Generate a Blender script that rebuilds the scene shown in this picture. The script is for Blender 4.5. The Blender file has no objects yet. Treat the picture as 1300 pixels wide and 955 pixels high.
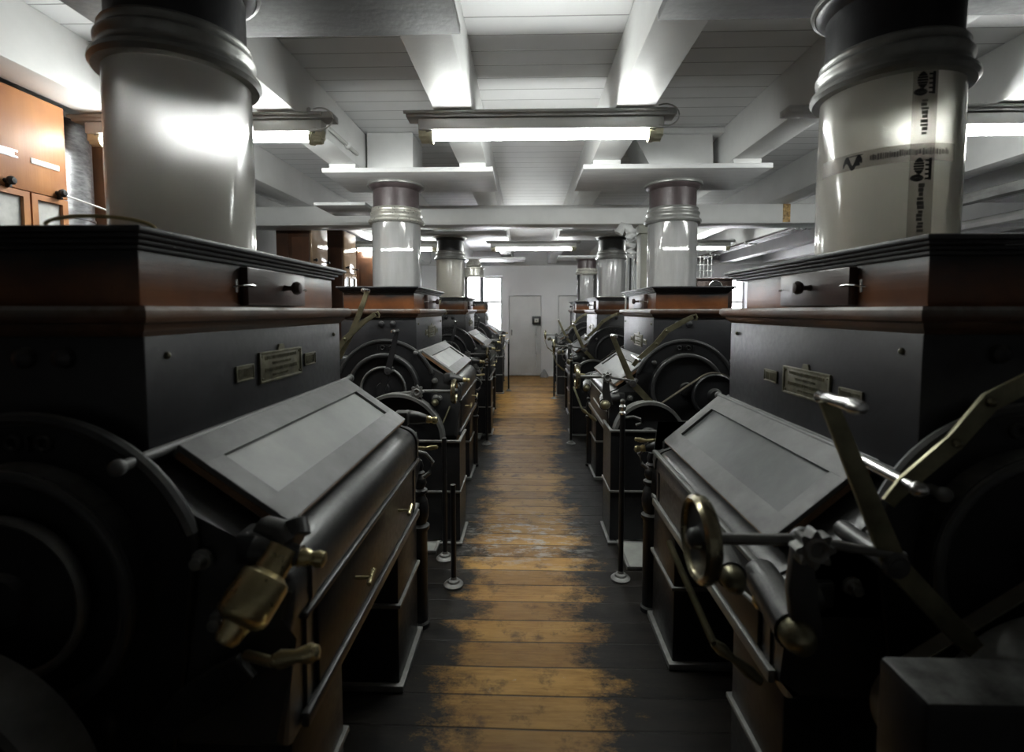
import bpy, bmesh, math, random
from mathutils import Vector, Matrix
random.seed(7)
C = bpy.context.scene.collection
R = math.radians
PI = math.pi

# ------------------------------------------------------------------ materials
def nt(name):
    m = bpy.data.materials.new(name); m.use_nodes = True
    t = m.node_tree; t.nodes.clear()
    out = t.nodes.new('ShaderNodeOutputMaterial')
    return m, t, out
def N(t, typ, **kw):
    n = t.nodes.new(typ)
    for k, v in kw.items():
        if k.startswith('i_'):
            n.inputs[k[2:].replace('_', ' ')].default_value = v
        else: setattr(n, k, v)
    return n
def L(t, a, b): t.links.new(a, b)
def math_(t, op, a, b=None, clamp=False):
    n = t.nodes.new('ShaderNodeMath'); n.operation = op; n.use_clamp = clamp
    for i, v in enumerate((a, b)):
        if v is None: continue
        if isinstance(v, (int, float)): n.inputs[i].default_value = v
        else: t.links.new(v, n.inputs[i])
    return n.outputs[0]
def mixc(t, f, a, b, mode='MIX'):
    n = t.nodes.new('ShaderNodeMix'); n.data_type = 'RGBA'; n.blend_type = mode
    for i, v in ((0, f), (6, a), (7, b)):
        if isinstance(v, (int, float)): n.inputs[i].default_value = v
        elif isinstance(v, tuple): n.inputs[i].default_value = (*v, 1)
        else: t.links.new(v, n.inputs[i])
    return n.outputs[2]
def ramp(t, f, lo, hi):
    n = t.nodes.new('ShaderNodeMapRange'); n.clamp = True
    n.inputs[1].default_value = lo; n.inputs[2].default_value = hi
    t.links.new(f, n.inputs[0]); return n.outputs[0]
def noise(t, scale, detail=4, rough=.6, vec=None, stretch=None):
    n = t.nodes.new('ShaderNodeTexNoise'); n.inputs['Scale'].default_value = scale
    n.inputs['Detail'].default_value = detail; n.inputs['Roughness'].default_value = rough
    if vec is None:
        vec = t.nodes.new('ShaderNodeTexCoord').outputs['Object']
    if stretch:
        mp = t.nodes.new('ShaderNodeMapping'); mp.inputs['Scale'].default_value = stretch
        t.links.new(vec, mp.inputs[0]); vec = mp.outputs[0]
    t.links.new(vec, n.inputs['Vector']); return n.outputs['Fac']
def bsdf(t, out, col, rough=.5, metal=0, spec=.5, bump=None, bstr=.2, bdist=.01):
    b = t.nodes.new('ShaderNodeBsdfPrincipled')
    for k, v in (('Base Color', col), ('Roughness', rough), ('Metallic', metal), ('Specular IOR Level', spec)):
        if isinstance(v, tuple): b.inputs[k].default_value = (*v, 1)
        elif isinstance(v, (int, float)): b.inputs[k].default_value = v
        else: t.links.new(v, b.inputs[k])
    if bump is not None:
        n = t.nodes.new('ShaderNodeBump'); n.inputs['Strength'].default_value = bstr; n.inputs['Distance'].default_value = bdist
        t.links.new(bump, n.inputs['Height']); t.links.new(n.outputs[0], b.inputs['Normal'])
    if out is not None: t.links.new(b.outputs[0], out.inputs[0])
    return b
def surf(name, c1, c2, scale=6, rough=.45, metal=0, dust=0, dustc=(.33, .33, .31), spec=.5, bstr=.12, stretch=None, rvar=.12):
    """two-tone noise material, with flour dust settled on faces that look up"""
    m, t, out = nt(name)
    f = ramp(t, noise(t, scale, stretch=stretch), .3, .7)
    col = mixc(t, f, c1, c2)
    fine = noise(t, 45, 3)
    r = math_(t, 'ADD', math_(t, 'MULTIPLY', fine, rvar * 2), rough - rvar)
    met = metal
    if dust:
        g = t.nodes.new('ShaderNodeNewGeometry'); s = t.nodes.new('ShaderNodeSeparateXYZ')
        L(t, g.outputs['True Normal'], s.inputs[0])
        up = ramp(t, s.outputs[2], .35, .95)
        dm = math_(t, 'MULTIPLY', up, math_(t, 'MULTIPLY', ramp(t, noise(t, 14, 5, .7), .25, .65), dust))
        col = mixc(t, dm, col, dustc)
        r = math_(t, 'ADD', r, math_(t, 'MULTIPLY', dm, .35), True)
        if metal: met = math_(t, 'MULTIPLY', math_(t, 'SUBTRACT', 1.0, dm), metal)
    bsdf(t, out, col, r, met, spec, fine, bstr, .004)
    return m
M = {}
M['iron'] = surf('black_painted_iron', (.008, .008, .009), (.018, .018, .019), 5, .36, dust=.45, spec=.3)
M['iron_rim'] = surf('worn_iron_rim', (.10, .10, .097), (.20, .20, .19), 9, .38, .3, dust=.7)
M['shoulder'] = surf('dark_grey_enamelled_iron', (.022, .022, .023), (.045, .045, .045), 4, .33, dust=.25)
M['hopper'] = surf('dark_painted_hopper_wood', (.014, .014, .016), (.028, .028, .031), 4, .42, dust=.4)
M['doorframe'] = surf('grey_weathered_door_frame', (.075, .075, .073), (.13, .13, .127), 10, .5, dust=.15, stretch=(1, 1, 1))
M['edge'] = surf('worn_edge_wood', (.09, .045, .02), (.22, .12, .055), 18, .5)
M['brass'] = surf('tarnished_brass', (.50, .42, .22), (.66, .58, .36), 12, .30, .85)
M['wheelbrass'] = surf('darkened_brass', (.20, .18, .12), (.40, .36, .24), 10, .24, .9)
M['leverbrass'] = surf('dull_brass_lever', (.13, .12, .075), (.26, .24, .15), 14, .38, .75)
M['steel'] = surf('polished_steel', (.5, .5, .49), (.75, .75, .73), 14, .2, .95)
M['plate'] = surf('brass_nameplate', (.09, .085, .06), (.20, .19, .13), 30, .42, .6)
M['pipe'] = surf('brown_painted_pipe', (.055, .042, .043), (.10, .078, .08), 9, .35, .1, bstr=.25)
M['pipeblack'] = surf('black_pipe', (.012, .012, .014), (.03, .03, .032), 9, .35)
M['collar'] = surf('grey_metal_collar', (.22, .22, .21), (.36, .36, .345), 8, .36, .5, dust=.6, bstr=.12)
M['collarlight'] = surf('pale_tin_collar', (.40, .39, .35), (.52, .51, .46), 8, .3, .5)
M['white'] = surf('white_painted_wood', (.66, .66, .65), (.76, .76, .75), 3, .45, bstr=.1)
M['boardw'] = surf('white_painted_board', (.60, .60, .60), (.72, .72, .72), 5, .5, bstr=.2, stretch=(1, 6, 6))
M['boardg'] = surf('shade_toned_board', (.045, .044, .044), (.085, .083, .082), 4, .6, bstr=.25, stretch=(.5, 5, 5))  # dark grey puts the shade of the unlit underside into the board colour
M['wall'] = surf('white_limewash_wall', (.80, .80, .81), (.86, .86, .87), 1.5, .75, bstr=.2)
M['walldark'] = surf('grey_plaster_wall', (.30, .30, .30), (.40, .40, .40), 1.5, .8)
M['galv'] = surf('galvanised_sheet_duct', (.20, .20, .21), (.42, .42, .43), 22, .36, .8, stretch=(1, 1, 3))
M['housing'] = surf('lamp_housing', (.55, .55, .53), (.62, .62, .6), 4, .4)
M['mount'] = surf('grey_mount_board', (.35, .35, .34), (.45, .45, .44), 6, .6)
M['cream'] = surf('cream_lamp_cap', (.62, .58, .42), (.72, .68, .5), 8, .5)
M['post'] = surf('grey_green_post', (.27, .27, .23), (.36, .36, .31), 3, .6)
M['rack'] = surf('dark_red_brown_wood', (.018, .011, .009), (.035, .02, .015), 8, .55)
M['greyplate'] = surf('grey_floor_plate', (.25, .26, .24), (.36, .37, .34), 9, .6)
M['black'] = surf('matt_black', (.008, .008, .008), (.015, .015, .015), 4, .6)
M['belt'] = surf('leather_belt', (.09, .08, .06), (.15, .13, .10), 10, .55)
M['label'] = surf('pale_enamel_label', (.70, .69, .64), (.8, .79, .75), 9, .4)
M['labelg'] = surf('grey_metal_label', (.45, .48, .55), (.7, .72, .76), 14, .35, .3)
M['cable'] = surf('pale_cable', (.5, .5, .48), (.6, .6, .58), 4, .5)
M['tan'] = surf('yellow_hose', (.35, .28, .12), (.42, .34, .16), 6, .5)

def wood(name, a, b, c, along, rough=.3, scale=3.0, zdark=None, spec=.5, dust=0):
    m, t, out = nt(name)
    st = {'x': (.25, 6, 6), 'y': (6, .25, 6), 'z': (6, 6, .25)}[along]
    f = ramp(t, noise(t, scale, 6, .65, stretch=st), .3, .7)
    big = ramp(t, noise(t, 3, 3), .35, .65)
    col = mixc(t, big, mixc(t, f, a, b), c)
    if zdark:  # old black varnish that has worn off the lower boards
        s = t.nodes.new('ShaderNodeSeparateXYZ'); L(t, t.nodes.new('ShaderNodeTexCoord').outputs['Object'], s.inputs[0])
        k = ramp(t, math_(t, 'ADD', s.outputs[2], math_(t, 'MULTIPLY', noise(t, 5, 5, .7, stretch=(1, 1, 2.5)), .09)), zdark[0], zdark[1])
        col = mixc(t, k, col, (.02, .018, .018))
    if dust:
        g = t.nodes.new('ShaderNodeNewGeometry'); s2 = t.nodes.new('ShaderNodeSeparateXYZ'); L(t, g.outputs['Normal'], s2.inputs[0])
        k = math_(t, 'MULTIPLY', ramp(t, s2.outputs[2], -.25, .5), math_(t, 'MULTIPLY', ramp(t, noise(t, 6, 5, .7, stretch=(1, .5, 1)), .32, .55), dust))
        col = mixc(t, k, col, (.38, .36, .34))
    bsdf(t, out, col, rough, 0, spec, f, .15, .003)
    return m
M['feedwood'] = wood('feed_box_varnished_wood', (.16, .055, .018), (.24, .09, .03), (.10, .035, .014), 'y', .35, 3, (1.585, 1.66))
M['drawerwood'] = wood('drawer_dark_varnish', (.05, .026, .02), (.08, .04, .03), (.032, .02, .018), 'y', .35)
M['ledgewood'] = wood('ledge_moulding_wood', (.09, .045, .025), (.17, .085, .045), (.05, .035, .028), 'y', .4, 5, dust=.75)
M['cabwood'] = wood('orange_cabinet_wood', (.36, .15, .045), (.48, .22, .075), (.30, .12, .05), 'z', .5, 3)
M['cabpale'] = wood('pale_glossy_cabinet_wood', (.38, .25, .15), (.46, .32, .21), (.34, .22, .13), 'z', .08, 3)
M['cabside'] = wood('red_brown_cabinet_side', (.10, .04, .018), (.15, .06, .025), (.08, .032, .014), 'z', .45, 3)
M['cabdark'] = wood('dark_cabinet_wood', (.07, .03, .014), (.12, .05, .022), (.05, .024, .014), 'z', .35, 3)

# worn plank floor ---------------------------------------------------------
def floor_mat():
    m, t, out = nt('worn_plank_floor')
    g = t.nodes.new('ShaderNodeNewGeometry'); s = t.nodes.new('ShaderNodeSeparateXYZ'); L(t, g.outputs['Position'], s.inputs[0])
    P = g.outputs['Position']; x, y = s.outputs[0], s.outputs[1]
    pw = .158
    q = math_(t, 'DIVIDE', math_(t, 'ADD', y, math_(t, 'MULTIPLY', noise(t, .9, 1, .5, P), .03)), pw)
    fr = math_(t, 'FRACT', q); idn = math_(t, 'FLOOR', q)
    wn = t.nodes.new('ShaderNodeTexWhiteNoise'); wn.noise_dimensions = '1D'; L(t, idn, wn.inputs['W'])
    gap = math_(t, 'MULTIPLY', ramp(t, math_(t, 'ABSOLUTE', math_(t, 'SUBTRACT', fr, .5)), .462, .492), 1.0)
    grain = ramp(t, noise(t, 5, 6, .7, P, (1.2, 16, 1)), .25, .75)
    oak = mixc(t, grain, (.20, .090, .020), (.56, .31, .075))
    oak = mixc(t, math_(t, 'MULTIPLY', ramp(t, noise(t, 2.2, 5, .7, P, (.8, 2.5, 1)), .42, .62), .6), oak, (.62, .36, .10))
    oak = mixc(t, math_(t, 'MULTIPLY', wn.outputs['Value'], .6), oak, (.13, .062, .024))
    blotch = ramp(t, noise(t, 7, 5, .7, P), .55, .68)
    oak = mixc(t, math_(t, 'MULTIPLY', blotch, .75), oak, (.06, .032, .018))
    # worn path down the aisle
    d = math_(t, 'ABSOLUTE', math_(t, 'SUBTRACT', x, -.005))
    n1 = math_(t, 'SUBTRACT', noise(t, 5.0, 10, .85, P, (.7, 1.1, 1)), .5)
    n2 = math_(t, 'MULTIPLY', math_(t, 'SUBTRACT', wn.outputs['Value'], .5), .09)
    e = math_(t, 'ADD', math_(t, 'ADD', d, math_(t, 'MULTIPLY', n1, .95)), n2)
    far = math_(t, 'MULTIPLY', ramp(t, y, 5.0, 11.0), .35)
    worn = math_(t, 'SUBTRACT', 1.0, ramp(t, math_(t, 'SUBTRACT', e, far), .20, .36))
    dark = mixc(t, ramp(t, noise(t, 7, 8, .75, P, (.5, 1.6, 1)), .35, .7), (.003, .0028, .0026), (.022, .018, .014))
    col = mixc(t, worn, dark, oak)
    spots = math_(t, 'MULTIPLY', ramp(t, noise(t, 16, 5, .65, P), .68, .74), ramp(t, d, .45, .1))
    fl = math_(t, 'SUBTRACT', 1.0, ramp(t, math_(t, 'ABSOLUTE', math_(t, 'SUBTRACT', y, 3.25)), .12, .5))
    fl = math_(t, 'MULTIPLY', fl, math_(t, 'MULTIPLY', ramp(t, noise(t, 9, 6, .75, P, (.8, 1.6, 1)), .50, .60), ramp(t, d, .5, .15)))
    col = mixc(t, math_(t, 'MULTIPLY', math_(t, 'MAXIMUM', math_(t, 'MULTIPLY', spots, .6), fl), .75), col, (.52, .50, .46))
    col = mixc(t, math_(t, 'MULTIPLY', gap, .85), col, (.008, .006, .005))
    rgh = math_(t, 'ADD', math_(t, 'MULTIPLY', noise(t, 8, 4, .7, P), .35), .32)
    h = math_(t, 'SUBTRACT', math_(t, 'MULTIPLY', grain, .15), gap)
    bsdf(t, out, col, rgh, 0, .28, h, .5, .006)
    return m
M['floor'] = floor_mat()
def ceil_mat():
    m, t, out = nt('white_boarded_ceiling')
    g = t.nodes.new('ShaderNodeNewGeometry'); s = t.nodes.new('ShaderNodeSeparateXYZ'); L(t, g.outputs['Position'], s.inputs[0])
    fr = math_(t, 'FRACT', math_(t, 'DIVIDE', math_(t, 'ADD', s.outputs[1], .05), .15))
    gap = ramp(t, math_(t, 'ABSOLUTE', math_(t, 'SUBTRACT', fr, .5)), .465, .49)
    big = ramp(t, noise(t, 2.2, 3, .5, g.outputs['Position']), .3, .7)
    col = mixc(t, big, (.62, .62, .62), (.72, .72, .72))
    col = mixc(t, math_(t, 'MULTIPLY', gap, .75), col, (.16, .16, .15))
    bsdf(t, out, col, .5, 0, .4, math_(t, 'SUBTRACT', 1.0, gap), .5, .006)
    return m
M['ceiling'] = ceil_mat()

zb0 = 1.664
def glass_tube(name, tint, film, lo, hi, rough=.12, filmc=None, blur=0):
    """dusty acrylic: clear gloss + a flour film clinging to the wall, denser low down"""
    m, t, out = nt(name)
    s = t.nodes.new('ShaderNodeSeparateXYZ'); oc = t.nodes.new('ShaderNodeTexCoord').outputs['Object']; L(t, oc, s.inputs[0])
    n = noise(t, 3.5, 5, .6, stretch=(1, 1, .5))
    h = math_(t, 'ADD', s.outputs[2], math_(t, 'MULTIPLY', math_(t, 'SUBTRACT', n, .5), .22))
    h = math_(t, 'ADD', h, math_(t, 'MULTIPLY', s.outputs[0], .55))
    k = math_(t, 'SUBTRACT', 1.0, ramp(t, h, lo - zb0, hi - zb0))
    streak = ramp(t, noise(t, 9, 5, .7, stretch=(1, 1, .12)), .3, .7)
    dens = math_(t, 'ADD', math_(t, 'MULTIPLY', k, film[1] - film[0]), film[0])
    dens = math_(t, 'ADD', dens, math_(t, 'MULTIPLY', math_(t, 'SUBTRACT', streak, .5), .16), True)
    fc = filmc or (.62, .60, .55)
    col = mixc(t, streak, fc, tuple(min(.98, v * 1.06) for v in fc))
    dif = t.nodes.new('ShaderNodeBsdfDiffuse'); L(t, col, dif.inputs[0])
    trl = t.nodes.new('ShaderNodeBsdfTranslucent'); L(t, col, trl.inputs[0])
    mx = t.nodes.new('ShaderNodeMixShader'); mx.inputs[0].default_value = .62; L(t, dif.outputs[0], mx.inputs[1]); L(t, trl.outputs[0], mx.inputs[2])
    if blur:
        tr = t.nodes.new('ShaderNodeBsdfRefraction'); tr.inputs['Roughness'].default_value = blur; tr.inputs['IOR'].default_value = 1.25; tr.inputs[0].default_value = (*tint, 1)
    else:
        tr = t.nodes.new('ShaderNodeBsdfTransparent'); tr.inputs[0].default_value = (*tint, 1)
    m2 = t.nodes.new('ShaderNodeMixShader'); L(t, dens, m2.inputs[0]); L(t, tr.outputs[0], m2.inputs[1]); L(t, mx.outputs[0], m2.inputs[2])
    gl = t.nodes.new('ShaderNodeBsdfGlossy'); gl.inputs['Roughness'].default_value = rough
    fr = t.nodes.new('ShaderNodeFresnel'); fr.inputs[0].default_value = 1.45
    m3 = t.nodes.new('ShaderNodeMixShader'); L(t, fr.outputs[0], m3.inputs[0]); L(t, m2.outputs[0], m3.inputs[1]); L(t, gl.outputs[0], m3.inputs[2])
    L(t, m3.outputs[0], out.inputs[0])
    return m
M['tubeA'] = glass_tube('flour_filmed_acrylic', (.93, .93, .93), (.22, .85), 1.86, 2.06, .12, (.84, .82, .77), .38)
M['tubeB'] = glass_tube('hazy_acrylic_warm', (.94, .94, .92), (.34, .66), 1.70, 2.12, .10, (.90, .87, .80), .3)
M['tubeC'] = glass_tube('hazy_acrylic_pale', (.95, .95, .95), (.42, .62), 1.68, 2.12, .09, (.97, .97, .95))
M['tubeD'] = glass_tube('clear_acrylic', (.96, .96, .96), (.08, .22), 1.70, 2.0, .08, (.9, .9, .88))

def emit(name, col, st):
    m, t, out = nt(name); e = t.nodes.new('ShaderNodeEmission'); e.inputs[0].default_value = (*col, 1); e.inputs[1].default_value = st
    L(t, e.outputs[0], out.inputs[0]); return m
M['lamp'] = emit('fluorescent_tube', (.96, 1.0, .97), 26)
def pane_mat(name, c1, c2, rough, spec=.6):
    m, t, out = nt(name)
    f = ramp(t, noise(t, 5, 6, .7), .3, .7)
    bsdf(t, out, mixc(t, f, c1, c2), rough, 0, spec, f, .05, .002); return m
M['doorpane'] = pane_mat('dusty_glass_over_rolls', (.26, .27, .26), (.36, .37, .355), .5, .35)
M['doorpane_dark'] = pane_mat('dark_dusty_glass', (.035, .04, .038), (.085, .09, .086), .38, .4)
M['cabpane'] = pane_mat('floury_cabinet_glass', (.30, .31, .30), (.62, .62, .6), .35)
def tape_mat():
    m, t, out = nt('clear_parcel_tape')
    b = bsdf(t, None, (.40, .36, .33), .3)
    tr = t.nodes.new('ShaderNodeBsdfTransparent'); tr.inputs[0].default_value = (.75, .72, .70, 1)
    mx = t.nodes.new('ShaderNodeMixShader'); mx.inputs[0].default_value = .35
    L(t, tr.outputs[0], mx.inputs[1]); L(t, b.outputs[0], mx.inputs[2]); L(t, mx.outputs[0], out.inputs[0]); return m
M['tape'] = tape_mat()
M['ink'] = surf('black_tape_print', (.012, .012, .014), (.02, .02, .022), 5, .5)
M['inkfaint'] = surf('faint_tape_print', (.13, .12, .115), (.20, .19, .18), 30, .5)
M['gold'] = surf('gilt_painted_ornament', (.10, .05, .02), (.75, .5, .2), 34, .5)
def clearpane():
    m, t, out = nt('window_glass')
    tr = t.nodes.new('ShaderNodeBsdfTransparent'); gl = t.nodes.new('ShaderNodeBsdfGlossy'); gl.inputs['Roughness'].default_value = .02
    fr = t.nodes.new('ShaderNodeFresnel'); fr.inputs[0].default_value = 1.45
    mx = t.nodes.new('ShaderNodeMixShader'); L(t, fr.outputs[0], mx.inputs[0]); L(t, tr.outputs[0], mx.inputs[1]); L(t, gl.outputs[0], mx.inputs[2])
    L(t, mx.outputs[0], out.inputs[0]); return m
M['glass'] = clearpane()

# ------------------------------------------------------------------ mesh kit
def finish(bm, name, mat, parent=None, angle=38, xf=None, mats=None):
    if xf is not None: bmesh.ops.transform(bm, matrix=xf, verts=bm.verts)
    bmesh.ops.recalc_face_normals(bm, faces=bm.faces)
    bm.normal_update()
    for f in bm.faces: f.smooth = True
    lim = R(angle)
    for e in bm.edges:
        if len(e.link_faces) == 2 and e.calc_face_angle(0) > lim: e.smooth = False
        elif len(e.link_faces) != 2: e.smooth = False
    me = bpy.data.meshes.new(name); bm.to_mesh(me); bm.free()
    for m in (mats or [mat]): me.materials.append(m)
    o = bpy.data.objects.new(name, me); C.objects.link(o)
    if parent is not None: o.parent = parent
    return o
class B:
    """collects shapes in local (x, y, z); sx mirrors x"""
    def __init__(s, sx=1): s.bm = bmesh.new(); s.sx = sx
    def box(s, x0, x1, y0, y1, z0, z1, bev=0, seg=2):
        r = bmesh.ops.create_cube(s.bm, size=1)
        vs = r['verts']
        bmesh.ops.scale(s.bm, vec=(abs(x1 - x0), abs(y1 - y0), abs(z1 - z0)), verts=vs)
        bmesh.ops.translate(s.bm, vec=((x0 + x1) / 2, (y0 + y1) / 2, (z0 + z1) / 2), verts=vs)
        if bev:
            es = list({e for v in vs for e in v.link_edges})
            bmesh.ops.bevel(s.bm, geom=es, offset=bev, segments=seg, affect='EDGES', profile=.5)
        return s
    def cyl(s, p, q, r, r2=None, n=20, caps=True):
        p, q = Vector(p), Vector(q); d = q - p
        rot = d.to_track_quat('Z', 'Y').to_matrix().to_4x4()
        bmesh.ops.create_cone(s.bm, cap_ends=caps, segments=n, radius1=r, radius2=r if r2 is None else r2, depth=d.length,
                              matrix=Matrix.Translation((p + q) / 2) @ rot)
        return s
    def ball(s, c, r, sc=(1, 1, 1), n=16):
        bmesh.ops.create_uvsphere(s.bm, u_segments=n, v_segments=n // 2 + 2, radius=r,
                                  matrix=Matrix.Translation(c) @ Matrix.Diagonal((*sc, 1)))
        return s
    def lathe(s, prof, origin=(0, 0, 0), axis=(0, 0, 1), n=32, close=False):
        """prof: list of (radius, height along axis)"""
        rot = Vector(axis).to_track_quat('Z', 'Y').to_matrix().to_4x4(); T = Matrix.Translation(origin) @ rot
        rings = []
        for r, h in prof:
            if r < 1e-5: rings.append([s.bm.verts.new(T @ Vector((0, 0, h)))])
            else: rings.append([s.bm.verts.new(T @ Vector((r * math.cos(2 * PI * i / n), r * math.sin(2 * PI * i / n), h))) for i in range(n)])
        pairs = list(zip(rings, rings[1:]))
        if close: pairs.append((rings[-1], rings[0]))
        for a, b in pairs:
            for i in range(n):
                j = (i + 1) % n
                if len(a) == 1 and len(b) == 1: continue
                if len(a) == 1: s.bm.faces.new((a[0], b[i], b[j]))
                elif len(b) == 1: s.bm.faces.new((a[i], a[j], b[0]))
                else: s.bm.faces.new((a[i], a[j], b[j], b[i]))
        return s
    def prism(s, poly, h0, h1, plane='xz', bev=0):
        """polygon in a plane, pushed along the third axis"""
        def P(a, b, h): return {'xz': (a, h, b), 'xy': (a, b, h), 'yz': (h, a, b)}[plane]
        a = [s.bm.verts.new(P(u, v, h0)) for u, v in poly]; b = [s.bm.verts.new(P(u, v, h1)) for u, v in poly]
        fs = [s.bm.faces.new(a), s.bm.faces.new(b[::-1])]
        n = len(poly)
        for i in range(n): fs.append(s.bm.faces.new((a[i], b[i], b[(i + 1) % n], a[(i + 1) % n])))
        if bev:
            es = list(set(fs[0].edges) | set(fs[1].edges))
            bmesh.ops.bevel(s.bm, geom=es, offset=bev, segments=3, affect='EDGES', profile=.5)
        return s
    def ring(s, c, r, w, d, ax=(0, 1, 0), n=48):
        """round-section hoop: radius r, radial half-thickness w, half-depth d"""
        prof = [(r + w * math.cos(t), d * math.sin(t)) for t in [2 * PI * i / 12 for i in range(12)]]
        return s.lathe(prof, c, ax, n, True)
    def tube(s, pts, r, n=8):
        pts = [Vector(p) for p in pts]; rings = []
        up = Vector((0, 0, 1))
        for i, p in enumerate(pts):
            d = (pts[min(i + 1, len(pts) - 1)] - pts[max(i - 1, 0)]).normalized()
            a = d.cross(up)
            if a.length < .05: a = d.cross(Vector((1, 0, 0)))
            a.normalize(); b = d.cross(a).normalized()
            rings.append([s.bm.verts.new(p + r * (math.cos(2 * PI * k / n) * a + math.sin(2 * PI * k / n) * b)) for k in range(n)])
        for a, b in zip(rings, rings[1:]):
            for k in range(n): s.bm.faces.new((a[k], a[(k + 1) % n], b[(k + 1) % n], b[k]))
        s.bm.faces.new(rings[0][::-1]); s.bm.faces.new(rings[-1]); return s
    def flat(s, pts, w, y, th):
        """flat bar following pts (x,z) in the plane y, width w (or list), thickness th"""
        ws = w if isinstance(w, list) else [w] * len(pts)
        Lf, Rt = [], []
        P = [Vector((a, b)) for a, b in pts]
        for i, p in enumerate(P):
            d = (P[min(i + 1, len(P) - 1)] - P[max(i - 1, 0)]).normalized(); nn = Vector((-d.y, d.x)) * ws[i] / 2
            Lf.append(p + nn); Rt.append(p - nn)
        poly = [(v.x, v.y) for v in Lf] + [(v.x, v.y) for v in Rt[::-1]]
        return s.prism(poly, y - th / 2, y + th / 2, 'xz', th * .2)
    def out(s, name, mat, parent=None, angle=38, mats=None):
        xf = Matrix.Diagonal((-1, 1, 1, 1)) if s.sx < 0 else None
        return finish(s.bm, name, mat, parent, angle, xf, mats)
def tag(o, label=None, cat=None, group=None, kind=None):
    if label: o['label'] = label
    if cat: o['category'] = cat
    if group: o['group'] = group
    if kind: o['kind'] = kind
    return o
def empty(name, loc, rz=0):
    o = bpy.data.objects.new(name, None); o.empty_display_size = .1; C.objects.link(o)
    o.location = loc; o.rotation_euler.z = rz; return o
def copy_tree(o, parent=None):
    c = o.copy(); C.objects.link(c)
    if parent is not None: c.parent = parent
    for ch in list(o.children): copy_tree(ch, c)
    return c
def struct(o): o['kind'] = 'structure'; return o

# ------------------------------------------------------------------ room
XL, XR, YB, YF, ZC = -3.3, 5.6, -2.6, 11.4, 2.82
struct(B().box(XL - .1, XR + .1, YB - .1, YF + .1, -.15, 0).out('floor', M['floor']))
struct(B().box(XL - .1, XR + .1, YB - .1, YF + .3, ZC, ZC + .15).out('ceiling', M['ceiling']))
struct(B().box(XL - .2, XL, YB, YF, 0, ZC).out('wall_left', M['walldark']))
struct(B().box(XR, XR + .2, YB, YF, 0, ZC).out('wall_right', M['walldark']))
struct(B().box(XL, XR, YB - .2, YB, 0, ZC).out('wall_back', M['walldark']))
# far wall with two window openings and two shallow door niches
wf = B()
W = [(-1.52, -.545, .85, 2.27), (4.05, 4.90, .85, 2.22)]
def cells(b, x0, x1, y0, y1, z0, z1, holes):
    xs = sorted({x0, x1, *[h[0] for h in holes], *[h[1] for h in holes]})
    for a, c in zip(xs, xs[1:]):
        hs = [h for h in holes if h[0] <= a and h[1] >= c]
        z = z0
        for h in sorted(hs, key=lambda h: h[2]):
            if h[2] > z: b.box(a, c, y0, y1, z, h[2])
            z = h[3]
        if z < z1: b.box(a, c, y0, y1, z, z1)
cells(wf, XL, XR, YF + .09, YF + .35, 0, ZC, W)
def arched(x0, x1, zt, rise, n=12):
    return [(x0 + (x1 - x0) * i / n, zt + rise * math.sin(PI * i / n)) for i in range(n + 1)]
cells(wf, XL, XR, YF, YF + .09, 0, ZC, W + [(-.40, .335, 0, 1.83), (.72, 1.62, 0, 1.83)])
struct(wf.out('wall_front', M['wall']))
for i, (x0, x1) in enumerate(((-.40, .335), (.72, 1.62))):
    d = B()
    d.box(x0 + .01, x1 - .01, YF + .045, YF + .085, .02, 1.815, .006)
    d = struct(d.out('door_%d' % (i + 1), M['white']))
    B().box(x0 + .05, x0 + .08, YF + .015, YF + .045, .93, 1.06, .008).out('door_handle', M['collar'], d)
for i, (x0, x1, z0, z1) in enumerate(W):
    w = B(); f = .05; y0, y1 = YF + .13, YF + .19
    w.box(x0, x0 + f, y0, y1, z0, z1).box(x1 - f, x1, y0, y1, z0, z1).box(x0 + f, x1 - f, y0, y1, z0, z0 + f).box(x0 + f, x1 - f, y0, y1, z1 - f, z1)
    w.box((x0 + x1) / 2 - .03, (x0 + x1) / 2 + .03, y0 + .005, y1 - .005, z0 + f, z1 - f)
    w.box(x0 + f, x1 - f, y0 + .005, y1 - .005, 1.66, 1.71)
    w = struct(w.out('window_%d' % (i + 1), M['white']))
    B().box(x0 + f, x1 - f, YF + .155, YF + .16, z0 + f, z1 - f).out('window_pane', M['glass'], w)
    B().box(x0 - .03, x1 + .03, YF - .04, YF + .14, z0 - .04, z0 - .002, .006).out('window_sill', M['white'], w)
# ceiling beams running away from the camera, and one cross beam under them
tn = 0
BX = [(-3.27, -3.06), (-2.36, -2.15), (-1.41, -1.21), (-.485, -.283), (.455, .655), (1.42, 1.61), (2.36, 2.56), (3.30, 3.50), (4.25, 4.45), (5.2, 5.4)]
for (a, b) in BX:
    tn += 1
    struct(B().box(a, b, YB, YF, 2.54, ZC, .008).out('trim_%d' % tn, M['white']))
tn += 1
struct(B().box(XL, XR, 5.06, 5.37, 2.35, 2.539, .008).out('trim_%d' % tn, M['white']))
tn += 1
struct(B().box(XL, XR, 11.33, 11.4, 2.50, 2.60).out('trim_%d' % tn, M['white']))
o = B().box(2.50, 2.57, 5.052, 5.0605, 2.36, 2.535, .002).out('painted_ornament_strip', M['gold'])
tag(o, 'narrow gilt and brown ornament strip on the white cross beam', 'ornament')

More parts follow.
